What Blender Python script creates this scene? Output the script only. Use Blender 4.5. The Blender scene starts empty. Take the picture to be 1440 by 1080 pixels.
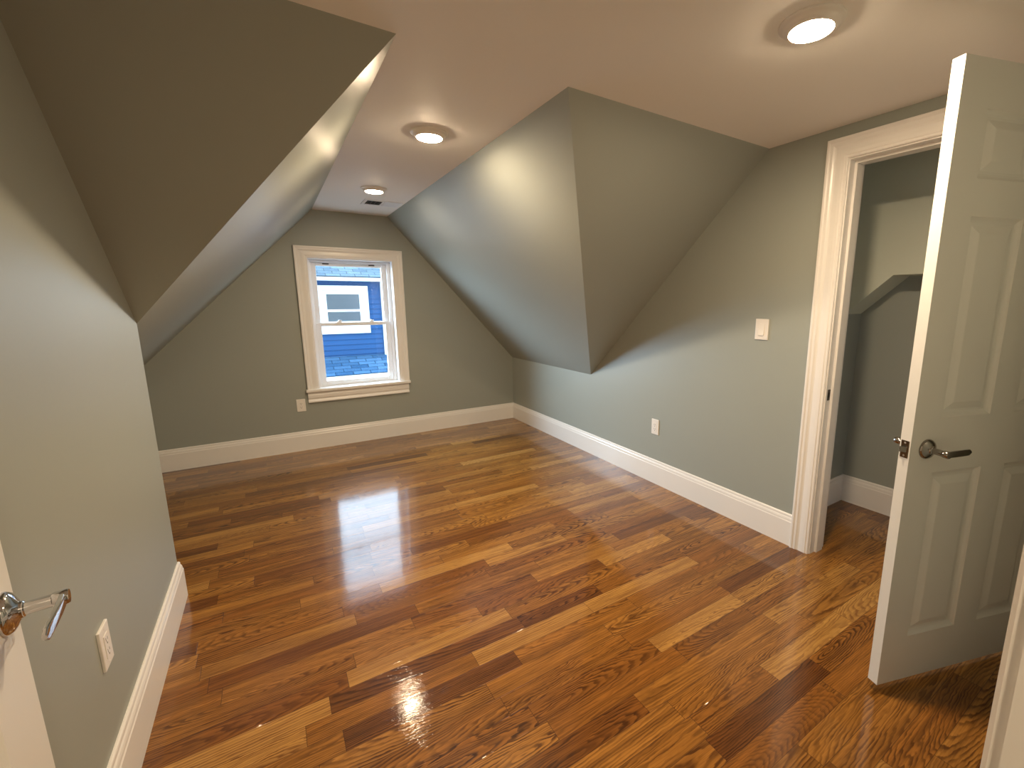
import bpy, bmesh, math, random
from mathutils import Vector, Matrix

random.seed(4)
scene = bpy.context.scene
C = scene.collection

# ------------------------------------------------------------------ camera
cam_data = bpy.data.cameras.new('camera')
cam = bpy.data.objects.new('camera', cam_data)
C.objects.link(cam)
YAW, PITCH, ROLL, F_PX = 0.5734, -0.1775, -0.0028, 627.53
cy_, sy_ = math.cos(YAW), math.sin(YAW)
cp_, sp_ = math.cos(PITCH), math.sin(PITCH)
fw = Vector((sy_ * cp_, cy_ * cp_, sp_))
rt = Vector((cy_, -sy_, 0))
up = rt.cross(fw)
r2 = math.cos(ROLL) * rt + math.sin(ROLL) * up
u2 = -math.sin(ROLL) * rt + math.cos(ROLL) * up
cam.matrix_world = Matrix(((r2.x, u2.x, -fw.x, 0.0), (r2.y, u2.y, -fw.y, 0.0),
                           (r2.z, u2.z, -fw.z, 1.3648), (0, 0, 0, 1)))
cam_data.sensor_fit = 'HORIZONTAL'
cam_data.sensor_width = 36.0
cam_data.lens = F_PX / 1440 * 36.0
cam_data.shift_x = -66.76 / 1440
cam_data.shift_y = -2.6 / 1440
cam_data.clip_start = 0.01
scene.camera = cam

# ------------------------------------------------------------------ daylight and exposure
SKY_STRENGTH = 7.2
SKY_BRIGHT_SIDE = 48.0                # thin cloud in front of the sun, to the left of the house
LAMP_STRENGTH = 790.0
FAR_LAMP = 0.25                      # the lamp nearest the window burns lower
LAMP_COLOR = (1.0, 0.76, 0.50)
scene.view_settings.view_transform = 'Standard'
scene.view_settings.look = 'None'
scene.view_settings.gamma = 1.0
scene.view_settings.use_curve_mapping = False
scene.view_settings.exposure = 0.18
scene.cycles.max_bounces = 14
scene.cycles.diffuse_bounces = 8
scene.cycles.glossy_bounces = 5
scene.cycles.transparent_max_bounces = 12
scene.cycles.sample_clamp_indirect = 6.0

world = bpy.data.worlds.new('overcast_sky')
scene.world = world
world.use_nodes = True
bg = world.node_tree.nodes['Background']
bg.inputs['Color'].default_value = (0.66, 0.83, 1.0, 1)
wn_, wl_ = world.node_tree.nodes, world.node_tree.links
w_tc = wn_.new('ShaderNodeTexCoord')
w_dot = wn_.new('ShaderNodeVectorMath')
w_dot.operation = 'DOT_PRODUCT'
w_dot.inputs[1].default_value = Vector((-0.66, 0.66, 0.36)).normalized()
wl_.new(w_tc.outputs['Generated'], w_dot.inputs[0])
w_map = wn_.new('ShaderNodeMapRange')
w_map.interpolation_type = 'SMOOTHSTEP'
w_map.inputs['From Min'].default_value = 0.70
w_map.inputs['From Max'].default_value = 0.98
w_map.inputs['To Min'].default_value = SKY_STRENGTH
w_map.inputs['To Max'].default_value = SKY_BRIGHT_SIDE
wl_.new(w_dot.outputs['Value'], w_map.inputs['Value'])
wl_.new(w_map.outputs['Result'], bg.inputs['Strength'])

portal_data = bpy.data.lights.new('window_daylight_portal', 'AREA')
portal_data.shape = 'RECTANGLE'
portal_data.size, portal_data.size_y = 0.76, 1.22
portal_data.cycles.is_portal = True
portal = bpy.data.objects.new('window_daylight_portal', portal_data)
C.objects.link(portal)
portal.location = (0.7065, 4.86, 1.165)
portal.rotation_euler = (math.radians(-90), 0, 0)

# ------------------------------------------------------------------ room numbers (metres)
XL, XR, YB, HC = -0.4657, 2.3681, 4.6865, 2.1794
XA, XB = 0.4165, 1.0547              # edges of the flat ceiling strip
ZK = 0.7275                          # top of the knee walls
Y2, YP = 1.5659, 3.1525              # cross gable: ceiling line, foot of the right valley
ZPL = 1.2807
ML = (HC - ZPL) / (XA - XL)
MR = (HC - ZK) / (XR - XB)
M2 = (HC - ZK) / (YP - Y2)
YPL = Y2 + (HC - ZPL) / M2
XK = XA - (HC - ZK) / ML             # left knee wall
YE = 0.075                           # room face of the entry wall
YE0 = -0.06                          # hall face
EX0, EX1 = -0.275, 0.585               # entry opening
CY0, CY1 = 0.30, 1.142               # closet opening
CZ = 2.02                            # head of the closet opening
WT = 0.14                            # wall thickness
CXB = 3.25                           # closet back wall
CYS = 1.405                          # closet side wall
WX0, WX1, WZ0, WZ1 = 0.345, 1.068, 0.572, 1.757   # window opening


# ------------------------------------------------------------------ materials
def nmat(name):
    m = bpy.data.materials.new(name)
    m.use_nodes = True
    nt = m.node_tree
    return m, nt, nt.nodes['Principled BSDF']


def simple(name, col, rough=0.5, metal=0.0, spec=0.5, bump=0.0, bscale=300.0, coat=0.0, mottled=0.0):
    m, nt, b = nmat(name)
    b.inputs['Base Color'].default_value = (*col, 1)
    b.inputs['Roughness'].default_value = rough
    b.inputs['Metallic'].default_value = metal
    b.inputs['Specular IOR Level'].default_value = spec
    b.inputs['Coat Weight'].default_value = coat
    tc = nt.nodes.new('ShaderNodeTexCoord')
    if bump:
        n = nt.nodes.new('ShaderNodeTexNoise')
        n.inputs['Scale'].default_value = bscale
        n.inputs['Detail'].default_value = 3
        nt.links.new(tc.outputs['Object'], n.inputs['Vector'])
        bp = nt.nodes.new('ShaderNodeBump')
        bp.inputs['Strength'].default_value = bump
        bp.inputs['Distance'].default_value = 0.001
        nt.links.new(n.outputs['Fac'], bp.inputs['Height'])
        nt.links.new(bp.outputs['Normal'], b.inputs['Normal'])
    if mottled:
        n = nt.nodes.new('ShaderNodeTexNoise')
        n.inputs['Scale'].default_value = 2.3
        n.inputs['Detail'].default_value = 4
        nt.links.new(tc.outputs['Object'], n.inputs['Vector'])
        mx = nt.nodes.new('ShaderNodeMix')
        mx.data_type = 'RGBA'
        mx.inputs[6].default_value = (*[c * (1 - mottled) for c in col], 1)
        mx.inputs[7].default_value = (*[min(1, c * (1 + mottled)) for c in col], 1)
        nt.links.new(n.outputs['Fac'], mx.inputs[0])
        nt.links.new(mx.outputs[2], b.inputs['Base Color'])
    return m


WALL = simple('sage_grey_wall_paint', (0.335, 0.360, 0.325), rough=0.42, spec=0.42, bump=0.06, bscale=260, mottled=0.02)
WALL_BRIGHT = simple('brightened_sage_wall_paint', (0.66, 0.70, 0.60), rough=0.5, spec=0.4, bump=0.05, bscale=260, mottled=0.02)  # wall paint lightened so the closet bulkhead looks lit; brightness is in the colour
CEIL = simple('ceiling_paint', (0.86, 0.84, 0.81), rough=0.6, spec=0.3, bump=0.05, bscale=240, mottled=0.01)
TRIM = simple('white_trim_paint', (0.84, 0.82, 0.79), rough=0.28, spec=0.5, bump=0.02, bscale=150, mottled=0.01)
DOOR = simple('white_door_paint', (0.80, 0.80, 0.77), rough=0.33, spec=0.5, bump=0.04, bscale=220, mottled=0.01)
VINYL = simple('white_vinyl', (0.80, 0.81, 0.83), rough=0.35)
PLASTIC = simple('white_plastic', (0.82, 0.79, 0.74), rough=0.3)
CHROME = simple('polished_chrome', (0.62, 0.62, 0.64), rough=0.06, metal=1.0)
NICKEL = simple('satin_nickel', (0.33, 0.31, 0.285), rough=0.14, metal=1.0)
DARKMETAL = simple('dark_bronze_and_louvre_shade', (0.05, 0.042, 0.035), rough=0.35, metal=0.6)
VOID = simple('black_void', (0.012, 0.011, 0.010), rough=0.9)
SLOT = simple('dark_slot', (0.10, 0.085, 0.07), rough=0.8)
STEEL = simple('screw_steel', (0.6, 0.58, 0.55), rough=0.3, metal=1.0)


def lens_material(name, strength):
    m = bpy.data.materials.new(name)
    m.use_nodes = True
    nt = m.node_tree
    nt.nodes.remove(nt.nodes['Principled BSDF'])
    e = nt.nodes.new('ShaderNodeEmission')
    e.inputs['Color'].default_value = (*LAMP_COLOR, 1)
    e.inputs['Strength'].default_value = strength
    nt.links.new(e.outputs[0], nt.nodes['Material Output'].inputs['Surface'])
    return m


LENS = lens_material('lit_lamp_lens', LAMP_STRENGTH)
LENS_NEAR = lens_material('lit_near_lamp_lens', LAMP_STRENGTH * 0.77)
LENS_HALL = lens_material('lit_hall_lamp_lens', LAMP_STRENGTH * 0.62)
LENS_LOW = lens_material('lit_lamp_lens_low', LAMP_STRENGTH * FAR_LAMP)


def glass_material():
    m = bpy.data.materials.new('window_glass')
    m.use_nodes = True
    nt = m.node_tree
    nt.nodes.remove(nt.nodes['Principled BSDF'])
    t = nt.nodes.new('ShaderNodeBsdfTransparent')
    t.inputs['Color'].default_value = (0.93, 0.96, 0.97, 1)
    g = nt.nodes.new('ShaderNodeBsdfGlossy')
    g.inputs['Roughness'].default_value = 0.02
    lw = nt.nodes.new('ShaderNodeLayerWeight')
    lw.inputs['Blend'].default_value = 0.5
    pw = nt.nodes.new('ShaderNodeMath')
    pw.operation = 'POWER'
    pw.inputs[1].default_value = 5.0
    nt.links.new(lw.outputs['Facing'], pw.inputs[0])
    f = nt.nodes.new('ShaderNodeMath')
    f.operation = 'MULTIPLY_ADD'
    f.inputs[1].default_value = 0.9
    f.inputs[2].default_value = 0.035
    nt.links.new(pw.outputs[0], f.inputs[0])
    mx = nt.nodes.new('ShaderNodeMixShader')
    nt.links.new(f.outputs[0], mx.inputs[0])
    nt.links.new(t.outputs[0], mx.inputs[1])
    nt.links.new(g.outputs[0], mx.inputs[2])
    nt.links.new(mx.outputs[0], nt.nodes['Material Output'].inputs['Surface'])
    return m


GLASS = glass_material()


def floor_material():
    m, nt, b = nmat('glossy_oak_strip_floor')
    N, L = nt.nodes, nt.links

    def math_(op, a, bb=None, c=None):
        n = N.new('ShaderNodeMath')
        n.operation = op
        for i, v in enumerate((a, bb, c)):
            if v is None:
                continue
            if isinstance(v, (int, float)):
                n.inputs[i].default_value = v
            else:
                L.new(v, n.inputs[i])
        return n.outputs[0]

    def white(dim, w):
        n = N.new('ShaderNodeTexWhiteNoise')
        n.noise_dimensions = dim
        if dim == '1D':
            L.new(w, n.inputs['W'])
        else:
            L.new(w, n.inputs['Vector'])
        return n

    def vec(x, y, z):
        n = N.new('ShaderNodeCombineXYZ')
        for i, v in enumerate((x, y, z)):
            if isinstance(v, (int, float)):
                n.inputs[i].default_value = v
            else:
                L.new(v, n.inputs[i])
        return n.outputs[0]

    def noise(v, scale, detail=2.0, rough=0.5, dist=0.0):
        n = N.new('ShaderNodeTexNoise')
        n.inputs['Scale'].default_value = scale
        n.inputs['Detail'].default_value = detail
        n.inputs['Roughness'].default_value = rough
        n.inputs['Distortion'].default_value = dist
        L.new(v, n.inputs['Vector'])
        return n.outputs['Fac']

    def ramp(fac, stops, mode='LINEAR'):
        n = N.new('ShaderNodeValToRGB')
        n.color_ramp.interpolation = mode
        el = n.color_ramp.elements
        el[0].position, el[0].color = stops[0][0], (*stops[0][1], 1)
        el[1].position, el[1].color = stops[-1][0], (*stops[-1][1], 1)
        for p, c in stops[1:-1]:
            e = el.new(p)
            e.color = (*c, 1)
        L.new(fac, n.inputs[0])
        return n.outputs[0]

    def mix(fac, a, bb, blend='MIX'):
        n = N.new('ShaderNodeMix')
        n.data_type = 'RGBA'
        n.blend_type = blend
        for i, v in ((0, fac), (6, a), (7, bb)):
            if isinstance(v, (int, float)):
                n.inputs[i].default_value = v
            elif isinstance(v, tuple):
                n.inputs[i].default_value = (*v, 1)
            else:
                L.new(v, n.inputs[i])
        return n.outputs[2]

    tc = N.new('ShaderNodeTexCoord')
    sep = N.new('ShaderNodeSeparateXYZ')
    L.new(tc.outputs['Object'], sep.inputs[0])
    x, y = sep.outputs[0], sep.outputs[1]
    PW = 0.0826
    yr = math_('DIVIDE', math_('ADD', y, 0.0745 + 10 * PW), PW)
    row = math_('FLOOR', yr)
    v = math_('SUBTRACT', yr, row)                      # 0..1 across the strip
    rowrand = white('1D', row).outputs['Value']
    # random lengths along the strip: 1D voronoi cells
    w = math_('ADD', math_('DIVIDE', x, 0.62), math_('MULTIPLY', rowrand, 613.0))
    vo = N.new('ShaderNodeTexVoronoi')
    vo.voronoi_dimensions = '1D'
    vo.feature = 'F1'
    vo.inputs['Scale'].default_value = 1.0
    vo.inputs['Randomness'].default_value = 0.85
    L.new(w, vo.inputs['W'])
    ve = N.new('ShaderNodeTexVoronoi')
    ve.voronoi_dimensions = '1D'
    ve.feature = 'DISTANCE_TO_EDGE'
    ve.inputs['Scale'].default_value = 1.0
    ve.inputs['Randomness'].default_value = 0.85
    L.new(w, ve.inputs['W'])
    pid = vec(vo.outputs['W'], row, 3.7)
    wn = white('3D', pid)
    sc = N.new('ShaderNodeSeparateColor')
    L.new(wn.outputs['Color'], sc.inputs[0])
    ra, rb, rc = sc.outputs[0], sc.outputs[1], sc.outputs[2]
    wn2 = white('3D', vec(row, vo.outputs['W'], 11.3))
    sc2 = N.new('ShaderNodeSeparateColor')
    L.new(wn2.outputs['Color'], sc2.inputs[0])
    rd, re, rf = sc2.outputs[0], sc2.outputs[1], sc2.outputs[2]
    xl = math_('MULTIPLY', math_('SUBTRACT', w, vo.outputs['W']), 0.62)   # metres from the board's middle
    vm = math_('MULTIPLY', math_('SUBTRACT', v, 0.5), PW)
    # growth rings cut by the board: distance to a tilted heart line
    offs = vec(math_('MULTIPLY', ra, 41.0), math_('MULTIPLY', rb, 37.0), math_('MULTIPLY', rc, 29.0))
    vadd = N.new('ShaderNodeVectorMath')
    vadd.operation = 'ADD'
    L.new(vec(math_('MULTIPLY', x, 3.2), math_('MULTIPLY', y, 17.0), 0.0), vadd.inputs[0])
    L.new(offs, vadd.inputs[1])
    wob = math_('SUBTRACT', noise(vadd.outputs[0], 1.0, 3.0, 0.55, 0.3), 0.5)
    vadd2 = N.new('ShaderNodeVectorMath')
    vadd2.operation = 'ADD'
    L.new(vec(math_('MULTIPLY', x, 22.0), math_('MULTIPLY', y, 70.0), 0.0), vadd2.inputs[0])
    L.new(offs, vadd2.inputs[1])
    wob2 = math_('SUBTRACT', noise(vadd2.outputs[0], 1.0, 2.0, 0.5), 0.5)
    v0 = math_('MULTIPLY', math_('SUBTRACT', ra, 0.5), 0.17)
    tilt = math_('ADD', math_('MULTIPLY', math_('SUBTRACT', rb, 0.5), 0.36), 0.02)
    depth = math_('ADD', math_('MULTIPLY', math_('SUBTRACT', rc, 0.5), 0.10), math_('MULTIPLY', xl, tilt))
    dv = math_('ADD', math_('SUBTRACT', vm, v0), math_('MULTIPLY', wob, 0.040))
    rad = math_('SQRT', math_('ADD', math_('ADD', math_('MULTIPLY', dv, dv), math_('MULTIPLY', depth, depth)), 1e-6))
    rad = math_('ADD', rad, math_('ADD', math_('MULTIPLY', wob, 0.020), math_('MULTIPLY', wob2, 0.0075)))
    freq = math_('ADD', 80.0, math_('MULTIPLY', rd, 90.0))
    saw = math_('FRACT', math_('MULTIPLY', rad, freq))
    ring = ramp(saw, [(0.0, (1, 1, 1)), (0.20, (0.95,) * 3), (0.46, (0.25,) * 3), (0.86, (0, 0, 0)), (1.0, (1, 1, 1))])
    # long fine pores
    vadd3 = N.new('ShaderNodeVectorMath')
    vadd3.operation = 'ADD'
    L.new(vec(math_('MULTIPLY', x, 9.0), math_('MULTIPLY', y, 420.0), 0.0), vadd3.inputs[0])
    L.new(offs, vadd3.inputs[1])
    pores = noise(vadd3.outputs[0], 1.0, 3.0, 0.6)
    pore_f = ramp(pores, [(0.46, (0, 0, 0)), (0.70, (1, 1, 1))])
    vadd4 = N.new('ShaderNodeVectorMath')
    vadd4.operation = 'ADD'
    L.new(vec(math_('MULTIPLY', x, 2.2), math_('MULTIPLY', y, 62.0), 0.0), vadd4.inputs[0])
    L.new(offs, vadd4.inputs[1])
    streak = ramp(noise(vadd4.outputs[0], 1.0, 3.0, 0.6, 0.4), [(0.40, (0, 0, 0)), (0.72, (1, 1, 1))])
    # colours
    base = ramp(re, [(0.0, (0.170, 0.056, 0.010)), (0.12, (0.310, 0.118, 0.019)), (0.45, (0.385, 0.164, 0.029)),
                     (0.85, (0.450, 0.210, 0.042)), (1.0, (0.540, 0.290, 0.075))])
    dark = ramp(re, [(0.0, (0.024, 0.006, 0.001)), (0.5, (0.042, 0.010, 0.0015)), (0.85, (0.062, 0.017, 0.003)), (1.0, (0.150, 0.055, 0.012))])
    vadd5 = N.new('ShaderNodeVectorMath')
    vadd5.operation = 'ADD'
    L.new(vec(math_('MULTIPLY', x, 1.3), math_('MULTIPLY', y, 26.0), 4.0), vadd5.inputs[0])
    L.new(offs, vadd5.inputs[1])
    band = ramp(noise(vadd5.outputs[0], 1.0, 2.0, 0.5, 0.6), [(0.44, (0, 0, 0)), (0.68, (1, 1, 1))])
    base = mix(math_('MULTIPLY', band, 0.55), base, mix(0.60, base, dark))
    tone = mix(math_('MULTIPLY', streak, 0.75), base, mix(0.62, base, dark))
    fade = noise(vadd.outputs[0], 2.3, 2.0, 0.5)
    fade = ramp(fade, [(0.30, (0.35,) * 3), (0.62, (1, 1, 1))])
    ring_amt = math_('MULTIPLY', math_('MULTIPLY', ring, fade), math_('ADD', 0.50, math_('MULTIPLY', rf, 0.48)))
    col = mix(ring_amt, tone, dark)
    col = mix(math_('MULTIPLY', pore_f, 0.36), col, dark)
    # seams
    ed = math_('MINIMUM', v, math_('SUBTRACT', 1.0, v))
    seam_y = math_('LESS_THAN', ed, 0.011)
    seam_x = math_('LESS_THAN', ve.outputs['Distance'], 0.0016)
    seam = math_('MAXIMUM', seam_y, seam_x)
    col = mix(math_('MULTIPLY', seam, 0.62), col, (0.030, 0.010, 0.003))
    # a few knots
    kn = N.new('ShaderNodeTexVoronoi')
    kn.inputs['Scale'].default_value = 1.0
    kn.inputs['Randomness'].default_value = 1.0
    L.new(vec(math_('MULTIPLY', x, 1.15), math_('MULTIPLY', y, 2.1), 0.0), kn.inputs['Vector'])
    kd = math_('ADD', kn.outputs['Distance'], math_('MULTIPLY', wob2, 0.03))
    knf = ramp(kd, [(0.012, (1, 1, 1)), (0.032, (0, 0, 0))])
    col = mix(math_('MULTIPLY', knf, 0.8), col, (0.028, 0.009, 0.003))
    L.new(col, b.inputs['Base Color'])
    b.inputs['Roughness'].default_value = 0.34
    b.inputs['Specular IOR Level'].default_value = 0.08
    b.inputs['Coat Weight'].default_value = 1.0
    b.inputs['Coat Roughness'].default_value = 0.025
    b.inputs['Coat IOR'].default_value = 1.5
    # varnish follows grain, seams and slightly cupped boards
    cup = math_('MULTIPLY', math_('MULTIPLY', math_('SUBTRACT', v, 0.5), math_('SUBTRACT', v, 0.5)), 0.10)
    orange = noise(tc.outputs['Object'], 70.0, 2.0, 0.5)
    slow = noise(tc.outputs['Object'], 5.0, 2.0, 0.5)
    h = math_('ADD', math_('MULTIPLY', ring, -0.035), math_('MULTIPLY', seam, -0.12))
    h = math_('ADD', h, math_('MULTIPLY', pore_f, -0.035))
    h = math_('ADD', h, math_('MULTIPLY', orange, 0.09))
    h = math_('ADD', h, math_('MULTIPLY', slow, 0.35))
    h = math_('ADD', h, math_('MULTIPLY', cup, -1.0))
    bp = N.new('ShaderNodeBump')
    bp.inputs['Strength'].default_value = 0.5
    bp.inputs['Distance'].default_value = 0.0016
    L.new(h, bp.inputs['Height'])
    L.new(bp.outputs['Normal'], b.inputs['Normal'])
    L.new(bp.outputs['Normal'], b.inputs['Coat Normal'])
    return m


FLOOR = floor_material()


def shingle_material(name, c0, c1, course=0.135, tab=0.30):
    m, nt, b = nmat(name)
    tc = nt.nodes.new('ShaderNodeTexCoord')
    br = nt.nodes.new('ShaderNodeTexBrick')
    br.inputs['Color1'].default_value = (*c0, 1)
    br.inputs['Color2'].default_value = (*c1, 1)
    br.inputs['Mortar'].default_value = (*[c * 0.45 for c in c0], 1)
    br.inputs['Scale'].default_value = 1.0
    br.inputs['Mortar Size'].default_value = 0.008
    br.inputs['Brick Width'].default_value = tab
    br.inputs['Row Height'].default_value = course
    nt.links.new(tc.outputs['Object'], br.inputs['Vector'])
    n = nt.nodes.new('ShaderNodeTexNoise')
    n.inputs['Scale'].default_value = 14
    nt.links.new(tc.outputs['Object'], n.inputs['Vector'])
    mx = nt.nodes.new('ShaderNodeMix')
    mx.data_type = 'RGBA'
    mx.blend_type = 'MULTIPLY'
    mx.inputs[0].default_value = 0.35
    nt.links.new(br.outputs['Color'], mx.inputs[6])
    nt.links.new(n.outputs['Fac'], mx.inputs[7])
    nt.links.new(mx.outputs[2], b.inputs['Base Color'])
    b.inputs['Roughness'].default_value = 0.9
    b.inputs['Specular IOR Level'].default_value = 0.05
    return m


# ------------------------------------------------------------------ mesh helpers
def obj(name, bm, mat=None, parent=None, smooth=False, recalc=True):
    if recalc:
        bmesh.ops.recalc_face_normals(bm, faces=bm.faces)
    me = bpy.data.meshes.new(name)
    bm.to_mesh(me)
    bm.free()
    if mat:
        me.materials.append(mat)
    if smooth:
        for p in me.polygons:
            p.use_smooth = True
        try:
            me.set_sharp_from_angle(angle=math.radians(35))
        except Exception:
            pass
    o = bpy.data.objects.new(name, me)
    C.objects.link(o)
    if parent:
        o.parent = parent
    return o


def empty(name, loc, rotz=0.0):
    o = bpy.data.objects.new(name, None)
    C.objects.link(o)
    o.location = loc
    o.rotation_euler = (0, 0, rotz)
    o.empty_display_size = 0.05
    return o


def tag(o, label, cat, group=None, kind=None):
    o['label'] = label
    o['category'] = cat
    if group:
        o['group'] = group
    if kind:
        o['kind'] = kind
    return o


def prism(bm, pts, vec):
    vec = Vector(vec)
    a = [bm.verts.new(Vector(p)) for p in pts]
    b = [bm.verts.new(Vector(p) + vec) for p in pts]
    bm.faces.new(a)
    bm.faces.new(b[::-1])
    n = len(a)
    for i in range(n):
        j = (i + 1) % n
        bm.faces.new((a[i], b[i], b[j], a[j]))


def box(bm, x0, x1, y0, y1, z0, z1):
    prism(bm, [(x0, y0, z0), (x1, y0, z0), (x1, y1, z0), (x0, y1, z0)], (0, 0, z1 - z0))


def bevel(bm, w, seg=2, angle=40):
    edges = [e for e in bm.edges if len(e.link_faces) == 2 and e.calc_face_angle(0) > math.radians(angle)]
    bmesh.ops.bevel(bm, geom=edges, offset=w, segments=seg, affect='EDGES', profile=0.5)


def boxm(x0, x1, y0, y1, z0, z1, bv=0.0, seg=2):
    bm = bmesh.new()
    box(bm, x0, x1, y0, y1, z0, z1)
    bmesh.ops.recalc_face_normals(bm, faces=bm.faces)
    if bv:
        bevel(bm, bv, seg)
    return bm


def lathe(bm, prof, mat=Matrix.Identity(4), n=40, cap=True):
    """prof: (radius, height) pairs around local +Z."""
    rings = []
    for r, h in prof:
        if r < 1e-6:
            rings.append([bm.verts.new(mat @ Vector((0, 0, h)))])
        else:
            rings.append([bm.verts.new(mat @ Vector((r * math.cos(2 * math.pi * k / n), r * math.sin(2 * math.pi * k / n), h)))
                          for k in range(n)])
    for a, b in zip(rings, rings[1:]):
        for k in range(n):
            k2 = (k + 1) % n
            if len(a) == 1 and len(b) == 1:
                continue
            if len(a) == 1:
                bm.faces.new((a[0], b[k], b[k2]))
            elif len(b) == 1:
                bm.faces.new((a[k], a[k2], b[0]))
            else:
                bm.faces.new((a[k], a[k2], b[k2], b[k]))
    if cap:
        for r in (rings[0], rings[-1]):
            if len(r) > 2:
                bm.faces.new(r)


def sweep(bm, prof, path, out, closed_profile=True):
    """Sweep prof [(across, thick)] along a flat path with mitred corners.
    'out' is the direction thickness rises; 'across' runs to the left of travel (out x direction)."""
    out = Vector(out).normalized()
    P = [Vector(p) for p in path]
    secs = []
    for i, p in enumerate(P):
        d0 = (p - P[i - 1]).normalized() if i > 0 else None
        d1 = (P[i + 1] - p).normalized() if i < len(P) - 1 else None
        if d0 is None:
            side = out.cross(d1)
        elif d1 is None:
            side = out.cross(d0)
        else:
            s0, s1 = out.cross(d0), out.cross(d1)
            side = (s0 + s1)
            side = side / max(0.2, side.dot(s0))
        secs.append([bm.verts.new(p + side * a + out * t) for a, t in prof])
    n = len(prof)
    for a, b in zip(secs, secs[1:]):
        for k in range(n if closed_profile else n - 1):
            k2 = (k + 1) % n
            bm.faces.new((a[k], a[k2], b[k2], b[k]))
    bm.faces.new(secs[0])
    bm.faces.new(secs[-1][::-1])


def tube(bm, pts, radii, n=12):
    pts = [Vector(p) for p in pts]
    if not isinstance(radii, (list, tuple)):
        radii = [radii] * len(pts)
    rings = []
    prev = None
    for i, p in enumerate(pts):
        d = (pts[min(i + 1, len(pts) - 1)] - pts[max(i - 1, 0)]).normalized()
        a = prev if prev is not None else (Vector((0, 0, 1)) if abs(d.z) < 0.9 else Vector((1, 0, 0)))
        a = (a - d * a.dot(d)).normalized()
        prev = a
        b = d.cross(a)
        rings.append([bm.verts.new(p + (a * math.cos(2 * math.pi * k / n) + b * math.sin(2 * math.pi * k / n)) * radii[i]) for k in range(n)])
    for a, b in zip(rings, rings[1:]):
        for k in range(n):
            bm.faces.new((a[k], a[(k + 1) % n], b[(k + 1) % n], b[k]))
    bm.faces.new(rings[0])
    bm.faces.new(rings[-1][::-1])


# ------------------------------------------------------------------ the shell
def struct(name, bm, mat, label, cat):
    return tag(obj(name, bm, mat), label, cat, kind='structure')


bm = bmesh.new()
box(bm, -1.25, 3.45, -1.45, 4.85, -0.12, 0.0)
struct('floor', bm, FLOOR, 'glossy varnished oak strip floor with mixed honey and brown boards', 'floor')

bm = bmesh.new()
prism(bm, [(XL - 0.1, YE0, HC), (XR + 0.1, YE0, HC), (XR + 0.1, Y2, HC), (XB, Y2, HC), (XB, YB + 0.1, HC),
           (XA, YB + 0.1, HC), (XA, Y2, HC), (XL - 0.1, Y2, HC)], (0, 0, 0.12))
struct('ceiling', bm, CEIL, 'flat white ceiling narrowing to a strip between the two slopes', 'ceiling')

bm = bmesh.new()
prism(bm, [(XA, YB, HC), (XA, Y2, HC), (XL, YPL, ZPL), (XK, YPL, ZK), (XK, YB, ZK)], (0, 0, 0.15))
struct('ceiling_left_slope', bm, WALL, 'sage grey sloped ceiling left of the window running down behind the left wall', 'sloped ceiling')
bm = bmesh.new()
prism(bm, [(XB, YB, HC), (XB, Y2, HC), (XR, YP, ZK), (XR, YB, ZK)], (0, 0, 0.15))
struct('ceiling_right_slope', bm, WALL, 'sage grey sloped ceiling right of the window ending in a low knee wall', 'sloped ceiling')
bm = bmesh.new()
prism(bm, [(XA, Y2, HC), (XL, YPL, ZPL), (XL, Y2, HC)], (0, 0, 0.15))
struct('ceiling_left_gable', bm, WALL, 'dark triangular slope above the near left wall', 'sloped ceiling')
bm = bmesh.new()
prism(bm, [(XB, Y2, HC), (XR, Y2, HC), (XR, YP, ZK)], (0, 0, 0.15))
struct('ceiling_right_gable', bm, WALL, 'triangular slope on the right above the light switch wall', 'sloped ceiling')

# left wall: a solid return ending where the slope begins
bm = bmesh.new()
prism(bm, [(XL, YE0, 0), (XL, YPL, 0), (XL, YPL, ZPL), (XL, Y2, HC), (XL, YE0, HC)], (-0.75, 0, 0))
struct('wall_left', bm, WALL, 'near left sage grey wall ending in an outside corner', 'wall')
bm = bmesh.new()
box(bm, XK - 0.12, XK, YPL - 0.05, YB + 0.1, 0, ZK + 0.1)
struct('wall_left_knee', bm, WALL, 'low knee wall hidden behind the left corner', 'wall')

# right wall
bm = bmesh.new()
J = 0.018
prism(bm, [(XR, CY1 + J, 0), (XR, YB, 0), (XR, YB, ZK), (XR, YP, ZK), (XR, Y2, HC), (XR, CY1 + J, HC)], (WT, 0, 0))
prism(bm, [(XR, CY0 - J, CZ + J), (XR, CY1 + J, CZ + J), (XR, CY1 + J, HC), (XR, CY0 - J, HC)], (WT, 0, 0))
prism(bm, [(XR, YE0, 0), (XR, CY0 - J, 0), (XR, CY0 - J, HC), (XR, YE0, HC)], (WT, 0, 0))
struct('wall_right', bm, WALL, 'sage grey right wall holding the switch and the closet opening', 'wall')

# back wall with the window hole
hx0, hx1, hz0, hz1 = WX0 - 0.015, WX1 + 0.015, WZ0 - 0.03, WZ1 + 0.015
zl = HC - ML * (XA - hx0)
zr = HC - MR * (hx1 - XB)
bm = bmesh.new()
ex = (0, WT, 0)
prism(bm, [(XK, YB, 0), (hx0, YB, 0), (hx0, YB, zl), (XK, YB, ZK)], ex)
prism(bm, [(hx0, YB, 0), (hx1, YB, 0), (hx1, YB, hz0), (hx0, YB, hz0)], ex)
prism(bm, [(hx0, YB, hz1), (hx1, YB, hz1), (hx1, YB, zr), (XB, YB, HC), (XA, YB, HC), (hx0, YB, zl)], ex)
prism(bm, [(hx1, YB, 0), (XR, YB, 0), (XR, YB, ZK), (hx1, YB, zr)], ex)
struct('wall_back', bm, WALL, 'sage grey gable wall around the window', 'wall')

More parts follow.
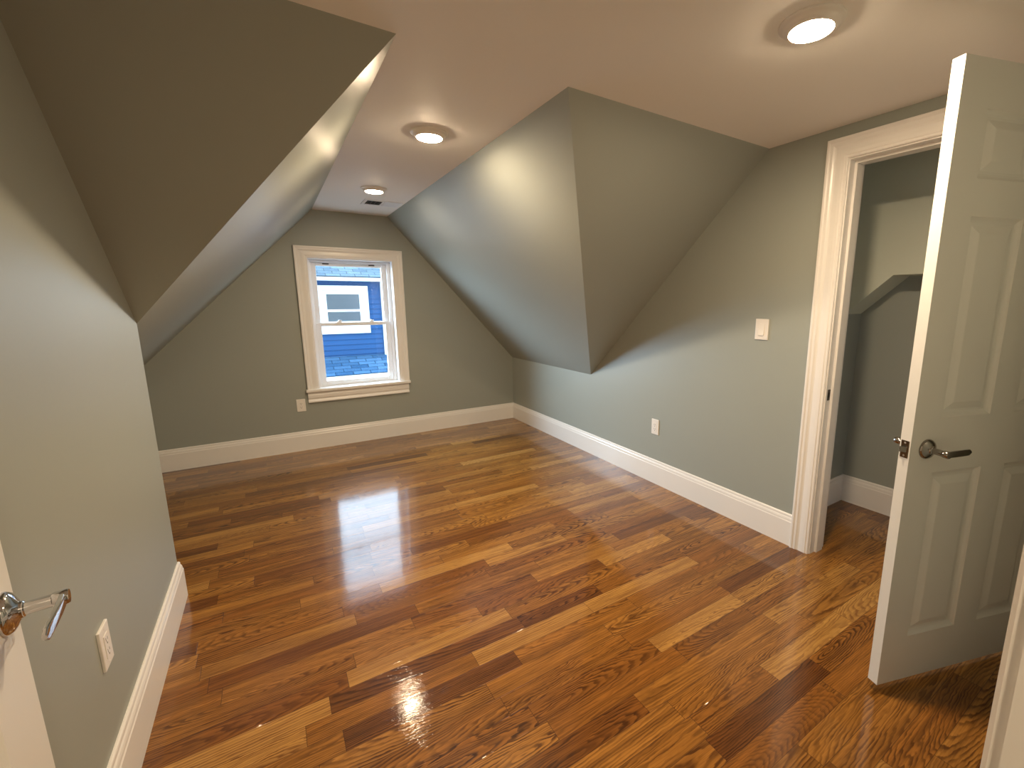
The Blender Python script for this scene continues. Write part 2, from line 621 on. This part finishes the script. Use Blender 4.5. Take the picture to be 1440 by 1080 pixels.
# entry wall (camera stands in its doorway) and the hall behind
bm = bmesh.new()
box(bm, XL, EX0 - J, YE0, YE, 0, HC)
box(bm, EX1 + J, XR, YE0, YE, 0, HC)
box(bm, EX0 - J, EX1 + J, YE0, YE, 2.06, HC)
struct('wall_front', bm, WALL, 'entry wall beside the doorway at the near right edge', 'wall')
bm = bmesh.new()
box(bm, -1.15, -1.05, -1.40, YE0, 0, HC)
box(bm, 1.50, 1.60, -1.40, YE0, 0, HC)
box(bm, -1.15, 1.60, -1.45, -1.35, 0, HC)
box(bm, -1.15, 1.60, -1.45, YE0, HC, HC + 0.1)
struct('wall_hall', bm, WALL, 'hall walls behind the entry doorway', 'wall')

# closet
bm = bmesh.new()
box(bm, XR + WT, CXB + 0.1, CYS, CYS + 0.1, 0, HC)
box(bm, CXB, CXB + 0.1, -0.10, CYS + 0.1, 0, HC)
box(bm, XR + WT, CXB + 0.1, -0.20, -0.10, 0, HC)
box(bm, XR + 0.02, CXB + 0.1, -0.20, CYS + 0.1, HC, HC + 0.1)
struct('wall_closet', bm, WALL, 'sage grey closet interior seen past the open door', 'wall')
bm = bmesh.new()
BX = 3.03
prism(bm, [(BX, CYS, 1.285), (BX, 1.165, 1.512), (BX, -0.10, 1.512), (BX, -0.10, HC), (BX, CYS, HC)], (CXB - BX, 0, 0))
struct('wall_closet_bulkhead', bm, WALL_BRIGHT, 'boxed bulkhead with a slanted lower edge inside the closet', 'bulkhead')

# ------------------------------------------------------------------ baseboards
BB = 0.183
BPROF = [(0, 0), (0.016, 0), (0.016, 0.140), (0.0145, 0.143), (0.0135, 0.147), (0.0135, 0.153), (0.0115, 0.161), (0.0085, 0.167),
         (0.0085, 0.174), (0.0075, 0.179), (0.0045, BB), (0, BB)]


def baseboard(name, path, label):
    # the path runs with the wall on its right-hand side; out = up
    bm = bmesh.new()
    sweep(bm, [(t, h) for t, h in BPROF], path, (0, 0, 1))
    return struct(name, bm, TRIM, label, 'baseboard')


G = 0.0005
baseboard('baseboard_right', [(XR - G, 1.246, 0), (XR - G, YB - 0.017, 0)], 'tall white baseboard along the right wall')
baseboard('baseboard_back', [(XR - G, YB - G, 0), (XK, YB - G, 0)], 'tall white baseboard under the window')
baseboard('baseboard_left', [(XK + 0.02, YPL + G, 0), (XL + G, YPL + G, 0), (XL + G, 0.20, 0)],
          'tall white baseboard along the near left wall turning its corner')
baseboard('baseboard_closet', [(CXB - G, 0.0, 0), (CXB - G, CYS - G, 0), (XR + WT + 0.02, CYS - G, 0)], 'white baseboard in the closet corner')

# ------------------------------------------------------------------ door trim
CASING = [(0.0, 0.0), (0.0, 0.011), (0.004, 0.014), (0.012, 0.014), (0.016, 0.017), (0.030, 0.0175), (0.052, 0.016), (0.060, 0.018),
          (0.068, 0.022), (0.080, 0.0225), (0.086, 0.026), (0.095, 0.026), (0.098, 0.023), (0.098, 0.0)]


def ccase(prof, w):
    k = w / prof[-1][0]
    return [(a * k, t) for a, t in prof]


# closet: trim_1 = casing, jambs and stop
bm = bmesh.new()
RV = 0.006
# path up the near side, across and down the far side; across must run away from the opening
sweep(bm, ccase(CASING, 0.097), [(XR, CY1 + RV, 0), (XR, CY1 + RV, CZ + RV), (XR, CY0 - RV, CZ + RV), (XR, CY0 - RV, 0)], (-1, 0, 0))
closet_case = struct('trim_1', bm, TRIM, 'white moulded casing around the closet opening', 'door trim')
bm = bmesh.new()
XJ0, XJ1 = XR - 0.001, XR + WT + 0.001
box(bm, XJ0, XJ1, CY1, CY1 + J, 0, CZ + J)
box(bm, XJ0, XJ1, CY0 - J, CY0, 0, CZ + J)
box(bm, XJ0, XJ1, CY0, CY1, CZ, CZ + J)
obj('jamb', bm, TRIM, closet_case)
bm = bmesh.new()
XS0, XS1 = XR + 0.045, XR + 0.105
box(bm, XS0, XS1, CY1 - 0.012, CY1, 0, CZ)
box(bm, XS0, XS1, CY0, CY0 + 0.012, 0, CZ)
box(bm, XS0, XS1, CY0 + 0.012, CY1 - 0.012, CZ - 0.012, CZ)
bevel(bm, 0.002, 1)
obj('door_stop', bm, TRIM, closet_case)
bm = bmesh.new()
sweep(bm, ccase(CASING, 0.07), [(XR + WT, CY0 - RV, 0), (XR + WT, CY0 - RV, CZ + RV), (XR + WT, CY1 + RV, CZ + RV), (XR + WT, CY1 + RV, 0)], (1, 0, 0))
obj('inner_casing', bm, TRIM, closet_case)
st = obj('strike_plate', boxm(XR + 0.012, XR + 0.036, CY1 - 0.0018, CY1, 0.860, 0.917, 0.0006, 1), DARKMETAL, closet_case)
st['label'] = 'dark metal strike plate'
obj('latch_hole', boxm(XR + 0.018, XR + 0.030, CY1 - 0.0022, CY1 - 0.0016, 0.875, 0.902), VOID, st)

# entry: trim_2
bm = bmesh.new()
sweep(bm, ccase(CASING, 0.085), [(EX1 + RV, YE, 0), (EX1 + RV, YE, 2.051), (EX0 - RV, YE, 2.051), (EX0 - RV, YE, 0)], (0, 1, 0))
entry_case = struct('trim_2', bm, TRIM, 'white entry door casing cut by the lower right edge of the photo', 'door trim')
bm = bmesh.new()
box(bm, EX1, EX1 + J, YE0 - 0.001, YE + 0.001, 0, 2.045 + J)
box(bm, EX0 - J, EX0, YE0 - 0.001, YE + 0.001, 0, 2.045 + J)
box(bm, EX0, EX1, YE0 - 0.001, YE + 0.001, 2.045, 2.045 + J)
bevel(bm, 0.003, 2)
obj('jamb', bm, TRIM, entry_case)


# ------------------------------------------------------------------ doors
def panel_leaf(width, z0, z1, thick, panels):
    """Moulded leaf in local space: x along the leaf, y = 0 front face (facing -y), +y to the back."""
    bm = bmesh.new()
    xs = sorted({0.0, width} | {p for q in panels for p in (q[0], q[1])})
    zs = sorted({z0, z1} | {p for q in panels for p in (q[2], q[3])})

    def rect(x0, x1, za, zb, y):
        return [bm.verts.new(Vector(p)) for p in ((x0, y, za), (x1, y, za), (x1, y, zb), (x0, y, zb))]
    for side in (0, 1):
        y0 = 0.0 if side == 0 else thick
        s = 1 if side == 0 else -1
        for i in range(len(xs) - 1):
            for k in range(len(zs) - 1):
                x0, x1, za, zb = xs[i], xs[i + 1], zs[k], zs[k + 1]
                is_panel = any(abs(x0 - q[0]) < 1e-6 and abs(x1 - q[1]) < 1e-6 and za >= q[2] - 1e-6 and zb <= q[3] + 1e-6 for q in panels)
                if not is_panel:
                    bm.faces.new(rect(x0, x1, za, zb, y0))
        for (x0, x1, za, zb) in panels:
            steps = [(0.0, 0.0), (0.003, 0.0045), (0.010, 0.0095), (0.016, 0.0115), (0.024, 0.0115), (0.046, 0.0030), (0.050, 0.0020)]
            prev = rect(x0, x1, za, zb, y0)
            for ins, dep in steps[1:]:
                cur = rect(x0 + ins, x1 - ins, za + ins, zb - ins, y0 + s * dep)
                for a in range(4):
                    bm.faces.new((prev[a], prev[(a + 1) % 4], cur[(a + 1) % 4], cur[a]))
                prev = cur
            bm.faces.new(prev)
    # rim
    for a, b in (((0, z0), (width, z0)), ((width, z0), (width, z1)), ((width, z1), (0, z1)), ((0, z1), (0, z0))):
        q = [bm.verts.new((a[0], 0, a[1])), bm.verts.new((b[0], 0, b[1])), bm.verts.new((b[0], thick, b[1])), bm.verts.new((a[0], thick, a[1]))]
        bm.faces.new(q)
    bmesh.ops.remove_doubles(bm, verts=bm.verts, dist=1e-5)
    return bm


def lever(parent, px, pz, side, thick, mat, back=False, toward=1.0):
    """side -1: on the front (y=0) face, +1: on the back face. Lever points along +x*toward."""
    y0 = 0.0 if side < 0 else thick
    M = Matrix.Translation((px, y0, pz)) @ Matrix.Rotation(math.radians(90 if side < 0 else -90), 4, 'X')
    bm = bmesh.new()
    lathe(bm, [(0, 0), (0.0325, 0), (0.0330, 0.002), (0.0322, 0.005), (0.0290, 0.0095), (0.0225, 0.0135), (0.0165, 0.0160), (0.0135, 0.0175),
               (0.0125, 0.020), (0, 0.020)], M, 48, cap=False)
    ros = obj('rosette', bm, mat, parent, smooth=True)
    bm = bmesh.new()
    lathe(bm, [(0, 0.018), (0.0122, 0.018), (0.0122, 0.021), (0.0100, 0.0225), (0.0100, 0.050), (0.0112, 0.0515), (0.0118, 0.054), (0.0118, 0.066),
               (0.0105, 0.0685), (0, 0.069)], M, 32, cap=False)
    neck = obj('neck', bm, mat, parent, smooth=True)
    # flat paddle, slightly drooping and curving back to the door
    bm = bmesh.new()
    n = 14
    rings = []
    for i in range(n + 1):
        t = i / n
        xx = px + toward * (0.004 + 0.104 * t)
        yy = y0 + side * (0.062 - 0.006 * t * t)
        zz = pz - 0.002 * t * t
        hh = (0.0098 + 0.0006 * math.sin(t * math.pi)) * (1 if t < 0.9 else math.sqrt(max(0.05, 1 - ((t - 0.9) / 0.105) ** 2)))
        tt = 0.0042 * (1 - 0.35 * t)
        ring = []
        for a in range(16):
            ang = 2 * math.pi * a / 16
            ca, sa = math.cos(ang), math.sin(ang)
            e = 0.45
            ring.append(bm.verts.new((xx, yy + tt * math.copysign(abs(ca) ** e, ca), zz + hh * math.copysign(abs(sa) ** e, sa))))
        rings.append(ring)
    for a, b in zip(rings, rings[1:]):
        for k in range(16):
            bm.faces.new((a[k], a[(k + 1) % 16], b[(k + 1) % 16], b[k]))
    bm.faces.new(rings[0])
    bm.faces.new(rings[-1][::-1])
    obj('lever', bm, mat, parent, smooth=True)


def latch(parent, pz, thick, mat):
    # on the free edge, x = 0, facing -x
    bm = boxm(-0.0016, 0.001, thick / 2 - 0.0127, thick / 2 + 0.0127, pz - 0.0285, pz + 0.0285, 0.0005, 1)
    pl = obj('latch_plate', bm, mat, parent)
    bm = bmesh.new()
    prism(bm, [(-0.001, thick / 2 - 0.0075, pz - 0.009), (-0.0125, thick / 2 + 0.0055, pz - 0.009), (-0.0125, thick / 2 + 0.0075, pz - 0.009),
               (-0.001, thick / 2 + 0.0075, pz - 0.009)], (0, 0, 0.018))
    obj('latch_bolt', bm, mat, pl)
    for dz in (-0.021, 0.021):
        bm = bmesh.new()
        lathe(bm, [(0, 0.0016), (0.0035, 0.0016), (0.0030, 0.0024), (0, 0.0026)],
              Matrix.Translation((0, thick / 2, pz + dz)) @ Matrix.Rotation(math.radians(-90), 4, 'Y'), 14, cap=False)
        obj('screw', bm, STEEL, pl, smooth=True)


def hinges(parent, width, thick, zs, mat, yk):
    for z in zs:
        bm = bmesh.new()
        lathe(bm, [(0, -0.046), (0.0035, -0.046), (0.006, -0.044), (0.006, 0.044), (0.0035, 0.046), (0, 0.046)],
              Matrix.Translation((width + 0.002, yk, z)), 16, cap=False)
        box(bm, width - 0.001, width + 0.0012, min(yk, thick / 2), max(yk, thick / 2), z - 0.044, z + 0.044)
        obj('hinge', bm, mat, parent, smooth=True)


# closet door: swung out into the room
DANG = -0.3189
S = 0.985
leaf_w = 0.745
door1 = empty('door_1', (1.7005 * S, 0.5451 * S, 0.0), DANG)
tag(door1, 'white six-panel closet door standing open on the right', 'door', kind='structure')
zb, zt = 0.032, 2.032
cols = [(0.108, 0.327), (0.437, 0.640)]
rows = [(0.205, 0.812), (0.995, 1.612), (1.718, 1.905)]
leaf = obj('door_leaf', panel_leaf(leaf_w, zb, zt, 0.0345, [(a, b, c, d) for a, b in cols for c, d in rows]), DOOR, door1)
HZ = 0.896
h1 = empty('door_handle', (0, 0, 0))
h1.parent = door1
lever(h1, 0.069, HZ, -1, 0.0345, NICKEL)
h2 = empty('door_handle', (0, 0, 0))
h2.parent = door1
lever(h2, 0.069, HZ, 1, 0.0345, NICKEL)
latch(door1, HZ, 0.0345, NICKEL)
hinges(door1, leaf_w, 0.0345, (0.28, 1.03, 1.80), NICKEL, -0.004)

# entry door: folded back beside the left wall. Local x runs from the free edge to the hinge (world -y); front faces +x.
EDX = -0.387
door2 = empty('door_2', (EDX, 1.018, 0.0), math.radians(-82))
tag(door2, 'white entry door at the lower left edge folded back on the left wall', 'door', kind='structure')
ew = 0.86
# local front (-y) maps to world -x under a quarter turn, so the leaf is built with its visible face on local +y
ecols = [(0.165, 0.38), (0.47, 0.73)]
bmL = panel_leaf(ew, 0.012, 2.03, 0.0345, [(a, b, c, d) for a, b in ecols for c, d in rows])
bmesh.ops.translate(bmL, verts=bmL.verts, vec=(0, -0.0345, 0))
obj('door_leaf', bmL, DOOR, door2)
h3 = empty('door_handle', (0, -0.0345, 0))
h3.parent = door2
lever(h3, 0.062, 0.905, 1, 0.0345, CHROME)
lt = empty('latch', (0, -0.0345, 0))
lt.parent = door2
latch(lt, 0.905, 0.0345, CHROME)
hinges(door2, ew, -0.0345, (0.25, 1.03, 1.80), CHROME, -0.0345)

# ------------------------------------------------------------------ window
win = empty('window_1', (0, 0, 0))
tag(win, 'white double-hung window with moulded casing in the gable wall', 'window', kind='structure')
bm = bmesh.new()
WCAS = ccase(CASING, 0.100)
cx0, cx1, cz1 = WX0 - 0.005, WX1 + 0.0, WZ1 + 0.006
sweep(bm, WCAS, [(cx0, YB - G, WZ0 + 0.002), (cx0, YB - G, cz1), (cx1, YB - G, cz1), (cx1, YB - G, WZ0 + 0.002)], (0, -1, 0))
obj('window_casing', bm, TRIM, win)
obj('window_sill', boxm(0.226, 1.174, YB - 0.045, YB + 0.075, WZ0 - 0.026, WZ0 + 0.002, 0.007, 3), TRIM, win)
bm = bmesh.new()
APR = [(0, 0), (0.014, 0), (0.018, -0.010), (0.018, -0.022), (0.022, -0.030), (0.020, -0.055), (0.014, -0.066), (0.014, -0.072), (0.017, -0.080),
       (0.024, -0.088), (0.024, -0.097), (0, -0.097)]
prism(bm, [(0.240, YB - G - t, WZ0 - 0.026 + h) for t, h in APR], (0.918, 0, 0))
obj('apron', bm, TRIM, win)
# jamb liner
bm = bmesh.new()
ya, yb_ = YB - 0.004, YB + WT + 0.01
box(bm, WX0 - 0.014, WX0, ya, yb_, WZ0, WZ1)
box(bm, WX1, WX1 + 0.014, ya, yb_, WZ0, WZ1)
box(bm, WX0 - 0.014, WX1 + 0.014, ya, yb_, WZ1, WZ1 + 0.014)
box(bm, WX0 - 0.014, WX1 + 0.014, YB + 0.075, yb_ + 0.03, WZ0 - 0.03, WZ0)
obj('window_jamb', bm, VINYL, win)


def ring(x0, x1, z0, z1, wl, wr, wb, wt, y0, y1, bv=0.003):
    bm = bmesh.new()
    box(bm, x0, x0 + wl, y0, y1, z0, z1)
    box(bm, x1 - wr, x1, y0, y1, z0, z1)
    box(bm, x0 + wl, x1 - wr, y0, y1, z0, z0 + wb)
    box(bm, x0 + wl, x1 - wr, y0, y1, z1 - wt, z1)
    bmesh.ops.recalc_face_normals(bm, faces=bm.faces)
    bevel(bm, bv, 2)
    return bm


fy0 = YB + 0.078
obj('window_frame', ring(WX0, WX1, WZ0, WZ1, 0.026, 0.034, 0.012, 0.024, fy0, YB + 0.150), VINYL, win)
FX0, FX1 = WX0 + 0.026, WX1 - 0.034
lo = obj('lower_sash', ring(FX0, FX1, WZ0 + 0.012, 1.178, 0.043, 0.046, 0.038, 0.032, YB + 0.082, YB + 0.110), VINYL, win)
hi = obj('upper_sash', ring(FX0, FX1, 1.150, WZ1 - 0.024, 0.043, 0.046, 0.030, 0.030, YB + 0.114, YB + 0.142), VINYL, win)
obj('glass', boxm(FX0 + 0.04, FX1 - 0.04, YB + 0.094, YB + 0.098, WZ0 + 0.048, 1.149), GLASS, lo)
obj('glass', boxm(FX0 + 0.04, FX1 - 0.04, YB + 0.126, YB + 0.130, 1.178, WZ1 - 0.052), GLASS, hi)
for lx in (0.57, 0.86):
    bm = boxm(lx - 0.022, lx + 0.022, YB + 0.086, YB + 0.106, 1.178, 1.188, 0.003, 2)
    lathe(bm, [(0, 0), (0.009, 0), (0.009, 0.012), (0.006, 0.016), (0, 0.016)], Matrix.Translation((lx, YB + 0.097, 1.186)), 16, cap=False)
    box(bm, lx, lx + 0.024, YB + 0.089, YB + 0.097, 1.190, 1.198)
    obj('sash_lock', bm, VINYL, lo)
for lx in (FX0 + 0.10, FX1 - 0.16):
    obj('tilt_latch', boxm(lx, lx + 0.055, YB + 0.110, YB + 0.116, WZ1 - 0.040, WZ1 - 0.028, 0.002, 1), SLOT, hi)


# ------------------------------------------------------------------ recessed lamps
def make_lamp(loc):
    root = empty('ceiling_light', loc)
    bm = bmesh.new()
    lathe(bm, [(0.0590, -0.0225), (0.0610, -0.0245), (0.0640, -0.0235), (0.0735, -0.0130), (0.0800, -0.0085), (0.0870, -0.0070), (0.0890, -0.0050),
               (0.0890, 0.0)], n=64, cap=False)
    obj('trim_ring', bm, TRIM, root, smooth=True)
    bm = bmesh.new()
    lathe(bm, [(0.0592, -0.0222), (0.0590, -0.0252), (0.0560, -0.0266), (0.0430, -0.0278), (0.0250, -0.0285), (0, -0.0288)], n=48, cap=False)
    obj('lens', bm, LENS_NEAR, root, smooth=True)
    return root


lamp_labels = ['nearest round lit ceiling light, in front of the closet door',
               'middle round lit ceiling light, between the two slopes',
               'farthest round lit ceiling light, just before the air vent']
lamp_pos = [(1.440, 0.845, HC), (0.748, 2.325, HC), (0.735, 3.61, HC)]
lamp0 = make_lamp(lamp_pos[0])
tag(lamp0, lamp_labels[0], 'ceiling light', 'round ceiling lights')
for lab, pos in zip(lamp_labels[1:], lamp_pos[1:]):
    o = lamp0.copy()
    C.objects.link(o)
    o.location = pos
    o['label'] = lab
    for ch in list(lamp0.children):
        c = ch.copy()
        C.objects.link(c)
        c.parent = o
        if ch.name.startswith('lens') and pos[1] > 3:
            c.data = ch.data.copy()
            c.data.materials[0] = LENS_LOW
        elif ch.name.startswith('lens'):
            c.data = ch.data.copy()
            c.data.materials[0] = LENS

hall_lamp = lamp0.copy()
C.objects.link(hall_lamp)
hall_lamp.location = (0.10, -0.55, HC)
hall_lamp['label'] = 'round ceiling light out in the hall behind the doorway'
for ch in list(lamp0.children):
    c = ch.copy()
    C.objects.link(c)
    c.parent = hall_lamp
    if ch.name.startswith('lens'):
        c.data = ch.data.copy()
        c.data.materials[0] = LENS_HALL

# ------------------------------------------------------------------ air vent in the ceiling
vent = empty('air_vent', (0.888, 4.095, HC))
tag(vent, 'white ceiling air vent with a dark open half, by the window wall', 'vent')
vw, vd = 0.150, 0.100
obj('frame', ring(-vw, vw, -vd, vd, 0.026, 0.026, 0.022, 0.022, -0.006, 0.0, 0.002), VINYL, vent)
fr = vent.children[0]
fr.rotation_euler = (math.radians(-90), 0, 0)
fr.location = (0, 0, -0.006)
obj('divider', boxm(-0.008, 0.008, -vd + 0.022, vd - 0.022, -0.006, -0.001), VINYL, vent)
obj('duct', boxm(-vw + 0.02, vw - 0.02, -vd + 0.016, vd - 0.016, -0.0015, -0.0004), VOID, vent)
for k in range(7):
    x0 = 0.014 + k * 0.0160
    bm = bmesh.new()
    prism(bm, [(x0, -vd + 0.022, -0.002), (x0 + 0.0165, -vd + 0.022, -0.0068), (x0 + 0.0165, -vd + 0.022, -0.0060), (x0, -vd + 0.022, -0.0012)], (0, 2 * vd - 0.044, 0))
    obj('louvre', bm, VINYL, vent)
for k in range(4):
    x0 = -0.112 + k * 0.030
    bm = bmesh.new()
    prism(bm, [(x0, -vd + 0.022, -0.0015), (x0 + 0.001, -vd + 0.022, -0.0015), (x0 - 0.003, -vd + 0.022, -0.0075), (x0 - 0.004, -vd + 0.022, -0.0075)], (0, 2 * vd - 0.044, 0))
    obj('louvre', bm, DARKMETAL, vent)['label'] = 'louvre coloured dark for shade'  # shade of the open half is put into the louvre colour


# ------------------------------------------------------------------ outlets and switch
def plate_bm(w, h, t):
    bm = bmesh.new()
    box(bm, -w / 2, w / 2, -t, 0, -h / 2, h / 2)
    bmesh.ops.recalc_face_normals(bm, faces=bm.faces)
    fe = [e for e in bm.edges if all(abs(v.co.y + t) < 1e-6 for v in e.verts)]
    bmesh.ops.bevel(bm, geom=fe, offset=0.0025, segments=3, affect='EDGES', profile=0.5)
    return bm


def screws(root, y, h):
    for z in (-h, h):
        bm = bmesh.new()
        lathe(bm, [(0, 0), (0.0030, 0), (0.0026, 0.0008), (0, 0.0010)], Matrix.Translation((0, y, z)) @ Matrix.Rotation(math.radians(90), 4, 'X'), 14, cap=False)
        obj('screw', bm, PLASTIC, root, smooth=True)


def make_outlet(loc, rotz, label):
    # local -y faces the room
    root = empty('wall_outlet', loc, rotz)
    tag(root, label, 'outlet', 'wall outlets')
    pl = obj('cover_plate', plate_bm(0.072, 0.116, 0.0065), PLASTIC, root)
    rc = obj('receptacle', boxm(-0.0165, 0.0165, -0.0082, -0.006, -0.0335, 0.0335, 0.001, 2), PLASTIC, root)
    for dz in (-0.0165, 0.0165):
        for dx, hh in ((-0.0062, 0.0048), (0.0062, 0.0040)):
            obj('slot', boxm(dx - 0.0011, dx + 0.0011, -0.0084, -0.0078, dz + 0.002 - hh, dz + 0.002 + hh), SLOT, rc)
        bm = bmesh.new()
        lathe(bm, [(0, 0), (0.0026, 0), (0.0026, 0.0005), (0, 0.0005)], Matrix.Translation((0, -0.0080, dz - 0.0095)) @ Matrix.Rotation(math.radians(90), 4, 'X'), 14, cap=False)
        obj('slot', bm, SLOT, rc)
    screws(root, -0.0064, 0.0485)
    return root


make_outlet((0.177, YB - G, 0.430), 0.0, 'white outlet low on the back wall just left of the window')
make_outlet((XR - G, 2.336, 0.439), math.radians(-90), 'white outlet low on the right wall below the triangular slope')
make_outlet((XL + G, 1.578, 0.444), math.radians(90), 'white outlet on the near left wall beside the chrome door lever')

sw = empty('light_switch', (XR - G, 1.526, 1.208), math.radians(-90))
tag(sw, 'white rocker light switch on the right wall beside the closet casing', 'switch')
obj('cover_plate', plate_bm(0.080, 0.118, 0.0065), PLASTIC, sw)
bm = bmesh.new()
prism(bm, [(-0.0165, -0.006, 0.0335), (-0.0165, -0.0072, 0.0335), (-0.0165, -0.0090, 0.0), (-0.0165, -0.0125, -0.0335), (-0.0165, -0.006, -0.0335)], (0.033, 0, 0))
bmesh.ops.recalc_face_normals(bm, faces=bm.faces)
obj('rocker', bm, PLASTIC, sw)
screws(sw, -0.0064, 0.0485)

# ------------------------------------------------------------------ the house across the way
SIDING = simple('blue_clapboard_paint', (0.0115, 0.044, 0.115), rough=0.8, spec=0.1, mottled=0.05)
HTRIM = simple('white_house_trim', (0.34, 0.35, 0.36), rough=0.5)
HPANE = simple('dark_reflecting_pane', (0.014, 0.022, 0.032), rough=0.2, spec=0.8)
ROOFU = shingle_material('grey_shingles', (0.060, 0.090, 0.120), (0.095, 0.135, 0.170))
ROOFL = shingle_material('blue_grey_shingles', (0.020, 0.062, 0.130), (0.055, 0.125, 0.225), 0.14, 0.36)
YN = 11.5
house = empty('house', (1.5, YN, -5.2))
tag(house, 'blue clapboard house with white trim seen through the window', 'house')


def hpart(name, bm, mat, parent=None):
    bmesh.ops.translate(bm, verts=bm.verts, vec=(-1.5, -YN, 5.2))
    return obj(name, bm, mat, parent or house)


HX0, HX1 = -0.30, 2.46
bm = bmesh.new()
box(bm, HX0, HX1 - 0.01, YN + 0.03, 16.5, -5.2, 1.88)
z = -0.9
while z < 1.86:       # lapped boards
    prism(bm, [(HX0, YN + 0.03, z), (HX0, YN - 0.002, z), (HX0, YN + 0.022, min(z + 0.125, 1.87)), (HX0, YN + 0.03, min(z + 0.125, 1.87))], (HX1 - 0.01 - HX0, 0, 0))
    z += 0.118
box(bm, HX1 - 0.01, 10.0, YN + 1.6, 16.5, -5.2, 1.0)  # unseen low wing, added to block sky light from the right
hpart('siding', bm, SIDING)
bm = bmesh.new()
box(bm, HX1 - 0.14, HX1, YN - 0.03, YN + 0.10, -5.2, 1.86)
hpart('corner_board', bm, HTRIM)
bm = bmesh.new()
box(bm, HX0 - 0.2, HX1 + 0.25, YN - 0.27, YN - 0.24, 1.852, 1.945)
box(bm, HX0 - 0.2, HX1 + 0.25, YN - 0.25, YN + 0.03, 1.852, 1.868)
hpart('fascia', bm, HTRIM)
# main roof: built flat in local space so the courses follow the slope
def slope_roof(name, x0, x1, ylow, zlow, yhigh, zhigh, mat, thick=0.05):
    ln = math.hypot(yhigh - ylow, zhigh - zlow)
    bm = boxm(0, x1 - x0, 0, ln, -thick, 0)
    o = obj(name, bm, mat, house)
    o.location = (x0 - 1.5, ylow - YN, zlow + 5.2)
    o.rotation_euler = (math.atan2(zhigh - zlow, yhigh - ylow), 0, 0)
    return o


slope_roof('roof', HX0 - 0.2, HX1 + 0.25, YN - 0.28, 1.948, 14.0, 3.35, ROOFU)
slope_roof('porch_roof', HX0 - 0.2, HX1 + 0.05, 10.70, -0.205, YN + 0.02, 0.130, ROOFL)
bm = bmesh.new()
tube(bm, [(HX0 - 0.2, 10.64, -0.262), (HX1 + 0.05, 10.64, -0.262)], 0.052, 14)
hpart('gutter', bm, HTRIM)
bm = bmesh.new()
box(bm, HX0 - 0.2, HX1 + 0.05, 10.70, 10.73, -0.36, -0.24)
box(bm, HX0 - 0.2, HX1 + 0.0, 10.85, YN + 0.03, -5.2, -0.30)
hpart('porch_front', bm, HTRIM)
# its window
hw = obj('house_window', ring(0.948 - 1.5, 2.032 - 1.5, 0.655 + 5.2, 1.751 + 5.2, 0.125, 0.128, 0.155, 0.112, -0.045, 0.035, 0.004), HTRIM, house)
obj('sash_frame', ring(1.073 - 1.5, 1.904 - 1.5, 0.81 + 5.2, 1.639 + 5.2, 0.072, 0.072, 0.132, 0.082, -0.030, 0.020, 0.003), HTRIM, hw)
obj('meeting_rail', boxm(1.145 - 1.5, 1.832 - 1.5, -0.028, -0.004, 1.158 + 5.2, 1.213 + 5.2, 0.003, 1), HTRIM, hw)
obj('pane', boxm(1.14 - 1.5, 1.835 - 1.5, -0.014, -0.005, 0.935 + 5.2, 1.56 + 5.2), HPANE, hw)

bm = bmesh.new()
box(bm, -30, 30, 5.2, 40, -5.6, -5.2)
struct('ground', bm, simple('pale_concrete_drive', (0.30, 0.295, 0.28), rough=0.95, mottled=0.15), 'pale ground outside between the two houses', 'ground')
